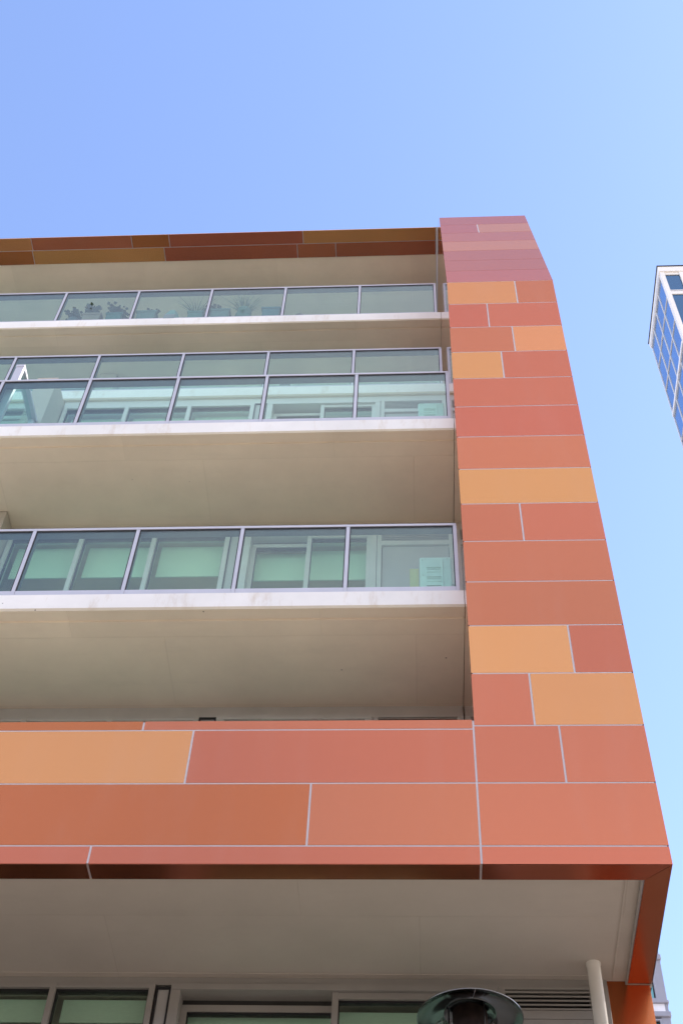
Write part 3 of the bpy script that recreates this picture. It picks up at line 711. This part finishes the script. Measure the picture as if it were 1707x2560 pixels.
for k in range(27):
    zz = ztop - rowh * k; w = .14 if k % 3 == 0 else .020
    mb.box(TX - (.06 if k % 3 == 0 else .018), TX + .048, yb0, yb0 + ybw * 4, zz - w, zz + w)
mb.build('mullion', 'tower_white', T)
# front: white piers, paired windows
for c in range(8):
    xa = TX + .27 + 1.62 * c
    for k in range(4):
        zt = TZ - .96 - 9.0 * k
        mb = MB(); mb.box(xa - .0, xa + .98, TY + .12, TY + .26, zt - 8.6, zt)
        w = mb.build('window', 'tower_front', T)
        fr = MB(); fr.box(xa - .02, xa + 1.0, TY + .05, TY + .16, zt - 2.80, zt - 2.40, bev=.02); fr.box(xa - .02, xa + 1.0, TY + .09, TY + .16, zt - 2.26, zt - 2.16); fr.build('frame', 'tower_white', w)
mb = MB(); mb.box(TX, TX + .27, TY, TY + .26, 0, TZ - .66)
for c in range(8): mb.box(TX + .27 + 1.62 * c + .98, TX + .27 + 1.62 * (c + 1), TY + .0, TY + .26, 0, TZ - .66)
for k in range(5): mb.box(TX + .27, TX + 13, TY + .06, TY + .255, TZ - .96 - 9.0 * k, TZ - .66 - 9.0 * k + (.0 if k == 0 else .1))
mb.box(TX + .27, TX + 13, TY + .07, TY + .25, 0, TZ - .96 - 36.1)
mb.build('pier', 'tower_white', T)

# ------------------------------------------------------------------ grey building behind the corner
M['greyclad'] = paint('grey cladding', (.30, .30, .36), .45, .06, scale=.8); M['whitepanel'] = paint('white spandrel', (.78, .76, .80), .4, .03)
M['teal_glass'] = tglass('teal window', (.14, .33, .38))
GX, GY = 12.44, 60.0
Gb = empty('grey_building', (GX - 8, GY + 8, 0), 'grey clad building with white spandrels peeping out behind the orange corner', 'building')
mb = MB(); mb.box(GX - 16, GX - .02, GY + .3, GY + 14, 0, 55.8); mb.build('wall', 'greyclad', Gb)
SP = 38.59 + 1.6
mb = MB(); mb.box(GX - 16.1, GX + .06, GY - .1, GY + 14.1, 55.8, 56.3, bev=.03); mb.build('parapet', 'greyclad', Gb)
st = 3.3
for k in range(-11, 5):
    sill = SP + st * k
    if sill < 2 or sill > 54: continue
    mb = MB(); mb.box(GX - 16, GX + .05, GY - .12, GY + .3, sill - .30, sill - .17, bev=.012); mb.box(GX - 16, GX + .05, GY - .12, GY + .3, sill - 1.06, sill - .80, bev=.012); mb.build('ledge', 'greyclad', Gb)
    for c in range(3):
        xr = GX - .54 - 2.6 * c
        mb = MB(); mb.box(xr - 1.9, xr + .37, GY + .02, GY + .3, sill - .795, sill - .305); mb.build('spandrel_panel', 'whitepanel', Gb)
        fr = MB(); fr.box(xr, xr + .09, GY - .03, GY + .3, sill - .16, sill + 2.14, bev=.01); fr.box(xr - 2.0, xr - 1.9, GY - .03, GY + .3, sill - .16, sill + 2.14, bev=.01); fr.box(xr - 1.9, xr, GY - .02, GY + .3, sill - .16, sill, bev=.01); fr.box(xr - 1.9, xr, GY - .02, GY + .3, sill + 2.05, sill + 2.14, bev=.01)
        w = fr.build('window', 'greyclad', Gb)
        mb = MB(); mb.box(xr - 1.9, xr - .05, GY + .16, GY + .29, sill + .001, sill + 2.0); mb.build('pane', 'teal_glass', w)
        mb = MB(); mb.box(xr - .05, xr - .001, GY + .10, GY + .28, sill + .001, sill + 2.0); mb.box(xr - 1.9, xr - .05, GY + .10, GY + .28, sill + 2.001, sill + 2.049); mb.build('gasket', 'rubber', w)
    mb = MB(); mb.box(GX - .44, GX, GY + .01, GY + .3, sill - .165, sill + st - 1.065); mb.build('corner_panel', 'greyclad', Gb)
    mb = MB(); mb.box(GX - .165, GX - .01, GY + .015, GY + .3, sill - .795, sill - .305); mb.build('corner_panel', 'greyclad', Gb)

# ------------------------------------------------------------------ ground
M['asphalt'] = paint('asphalt', (.30, .265, .22), .9, .15, scale=2, bump=.4, bscale=200)
M['paving'] = paint('grey paving', (.52, .44, .35), .85, .1, scale=3, bump=.1)
M['earth'] = paint('city ground', (.46, .39, .305), .95, .15, scale=.05)
M['kerb'] = paint('kerb stone', (.36, .35, .33), .8, .08)
def flat(name, x0, x1, y0, y1, z, mat):
    mb = MB(); mb.box(x0, x1, y0, y1, z - .2, z); o = mb.build(name, mat); o['kind'] = 'structure'; return o
mb = MB(); mb.face([(-2500, -2500, -.02), (2500, -2500, -.02), (2500, 2500, -.02), (-2500, 2500, -.02)]); g = mb.build('ground', 'earth'); g['kind'] = 'structure'
flat('pavement', -60, 60, -2.5, 6.44, .0, 'paving')
flat('kerb', -60, 60, -2.68, -2.504, .002, 'kerb')
flat('road', -60, 60, -12, -2.684, -.12 + .1, 'asphalt')
flat('far_pavement', -60, 60, -18, -12.004, .0, 'paving')

# ------------------------------------------------------------------ unseen street building, added behind the viewer to shut off the low sky
M['brick'] = paint('dark brown brick', (.14, .10, .08), .85, .15, scale=6, bump=.2)
M['shopglass'] = paint('dark window glass', (.03, .035, .04), .08, .05)
OB = empty('low_sky_blocker', (0, -24, 0), 'unseen brick building added behind the viewer to block the low sky', 'building')
mb = MB(); mb.box(-45, 45, -30, -21, 0, 12.5); mb.build('wall', 'brick', OB)
mb = MB(); mb.box(-45.1, 45.1, -30.1, -20.85, 12.5, 12.9, bev=.02); mb.build('parapet', 'kerb', OB)
for k in range(20):
    for fl in range(3):
        xa = -42 + 4.3 * k; za = 1.0 + 3.9 * fl
        mb = MB(); mb.box(xa, xa + 1.6, -21, -20.97, za, za + 1.9); wn_ = mb.build('window', 'shopglass', OB)
        mb = MB(); mb.box(xa - .1, xa + 1.7, -21, -20.85, za - .12, za - .002, bev=.01); mb.build('sill', 'kerb', wn_)

# ------------------------------------------------------------------ sky and sun
SUN_EL, SUN_AZ = 37.0, 89.5               # azimuth clockwise from +Y (into the picture): sun stands to the right
w = bpy.data.worlds.new('World'); C.world = w; w.use_nodes = True
nt = w.node_tree; nt.nodes.clear()
out = N(nt, 'ShaderNodeOutputWorld'); bg = N(nt, 'ShaderNodeBackground')
sky = N(nt, 'ShaderNodeTexSky', sky_type='NISHITA'); sky.sun_disc = False
sky.sun_elevation = math.radians(SUN_EL); sky.sun_rotation = math.radians(SUN_AZ)
sky.altitude = 30; sky.air_density = 1.0; sky.dust_density = 0.5; sky.ozone_density = 2.2
tc = N(nt, 'ShaderNodeTexCoord')
mp = N(nt, 'ShaderNodeMapping'); mp.inputs['Scale'].default_value = (1.0, 1.0, 1.6); nt.links.new(tc.outputs['Generated'], mp.inputs['Vector'])
ns = N(nt, 'ShaderNodeTexNoise'); setin(ns, Scale=2.6, Detail=9.0, Roughness=.55, Distortion=.3); nt.links.new(mp.outputs['Vector'], ns.inputs['Vector'])
cr = ramp(nt, ns.outputs['Fac'], [(.34, (.28, .28, .28)), (.58, (1, 1, 1))])
sx = N(nt, 'ShaderNodeSeparateXYZ'); nt.links.new(tc.outputs['Generated'], sx.inputs[0])
mk = N(nt, 'ShaderNodeMapRange', clamp=True); setin(mk, From_Min=.12, From_Max=-.15, To_Min=0.0, To_Max=.9)      # clouds stand in the half of the sky behind the viewer
nt.links.new(sx.outputs['Y'], mk.inputs['Value'])
ez = ramp(nt, sx.outputs['Z'], [(.72, (1, 1, 1)), (.87, (.6,) * 3), (.94, (.62,) * 3), (1.0, (.8,) * 3)])
ex = N(nt, 'ShaderNodeMapRange', clamp=True); setin(ex, From_Min=-.36, From_Max=-.08, To_Min=.55, To_Max=1.0); nt.links.new(sx.outputs['X'], ex.inputs['Value'])
mx_ = N(nt, 'ShaderNodeMath', operation='MULTIPLY'); nt.links.new(mk.outputs['Result'], mx_.inputs[0]); nt.links.new(ex.outputs['Result'], mx_.inputs[1])
m0 = N(nt, 'ShaderNodeMath', operation='MULTIPLY'); nt.links.new(cr.outputs['Color'], m0.inputs[0]); nt.links.new(ez.outputs['Color'], m0.inputs[1])
ml = N(nt, 'ShaderNodeMath', operation='MULTIPLY'); nt.links.new(m0.outputs[0], ml.inputs[0]); nt.links.new(mx_.outputs[0], ml.inputs[1])
tint = mixc(nt, 1.0, sky.outputs['Color'], (1.02, .935, 1.0, 1), 'MULTIPLY')
cl = mixc(nt, ml.outputs[0], tint, (3.5, 3.4, 3.4, 1))
nt.links.new(cl, bg.inputs['Color']); bg.inputs['Strength'].default_value = .145
nt.links.new(bg.outputs[0], out.inputs['Surface'])
sd = bpy.data.lights.new('sun', 'SUN'); sd.energy = 3.0; sd.angle = math.radians(.5); sd.color = (1.0, .95, .88)
so = bpy.data.objects.new('sun', sd); COL.objects.link(so)
el, az = math.radians(SUN_EL), math.radians(SUN_AZ)
sv = Vector((math.sin(az) * math.cos(el), math.cos(az) * math.cos(el), math.sin(el)))
so.rotation_euler = sv.to_track_quat('Z', 'Y').to_euler(); so.location = sv * 80

# ------------------------------------------------------------------ camera
cam = bpy.data.cameras.new('camera'); co = bpy.data.objects.new('camera', cam); COL.objects.link(co)
cam.sensor_fit = 'VERTICAL'; cam.sensor_height = 36.0; cam.lens = 3235.02 / 2560 * 36
pitch, yaw, roll = 0.92789216, -0.09482956, 0.06169902
cyw, syw = math.cos(yaw), math.sin(yaw)
fwd = Vector((syw * math.cos(pitch), cyw * math.cos(pitch), math.sin(pitch)))
rt = Vector((cyw, -syw, 0)); up = rt.cross(fwd)
r2 = rt * math.cos(roll) + up * math.sin(roll); u2 = -rt * math.sin(roll) + up * math.cos(roll)
co.matrix_world = Matrix(((r2.x, u2.x, -fwd.x, 0), (r2.y, u2.y, -fwd.y, 0), (r2.z, u2.z, -fwd.z, 1.6), (0, 0, 0, 1)))
cam.clip_end = 5000; cam.clip_start = .05
C.camera = co
C.view_settings.view_transform = 'Standard'; C.view_settings.look = 'None'; C.view_settings.exposure = 1.72; C.view_settings.gamma = 1
C.cycles.transparent_max_bounces = 32; C.cycles.max_bounces = 14; C.cycles.diffuse_bounces = 8; C.cycles.glossy_bounces = 6
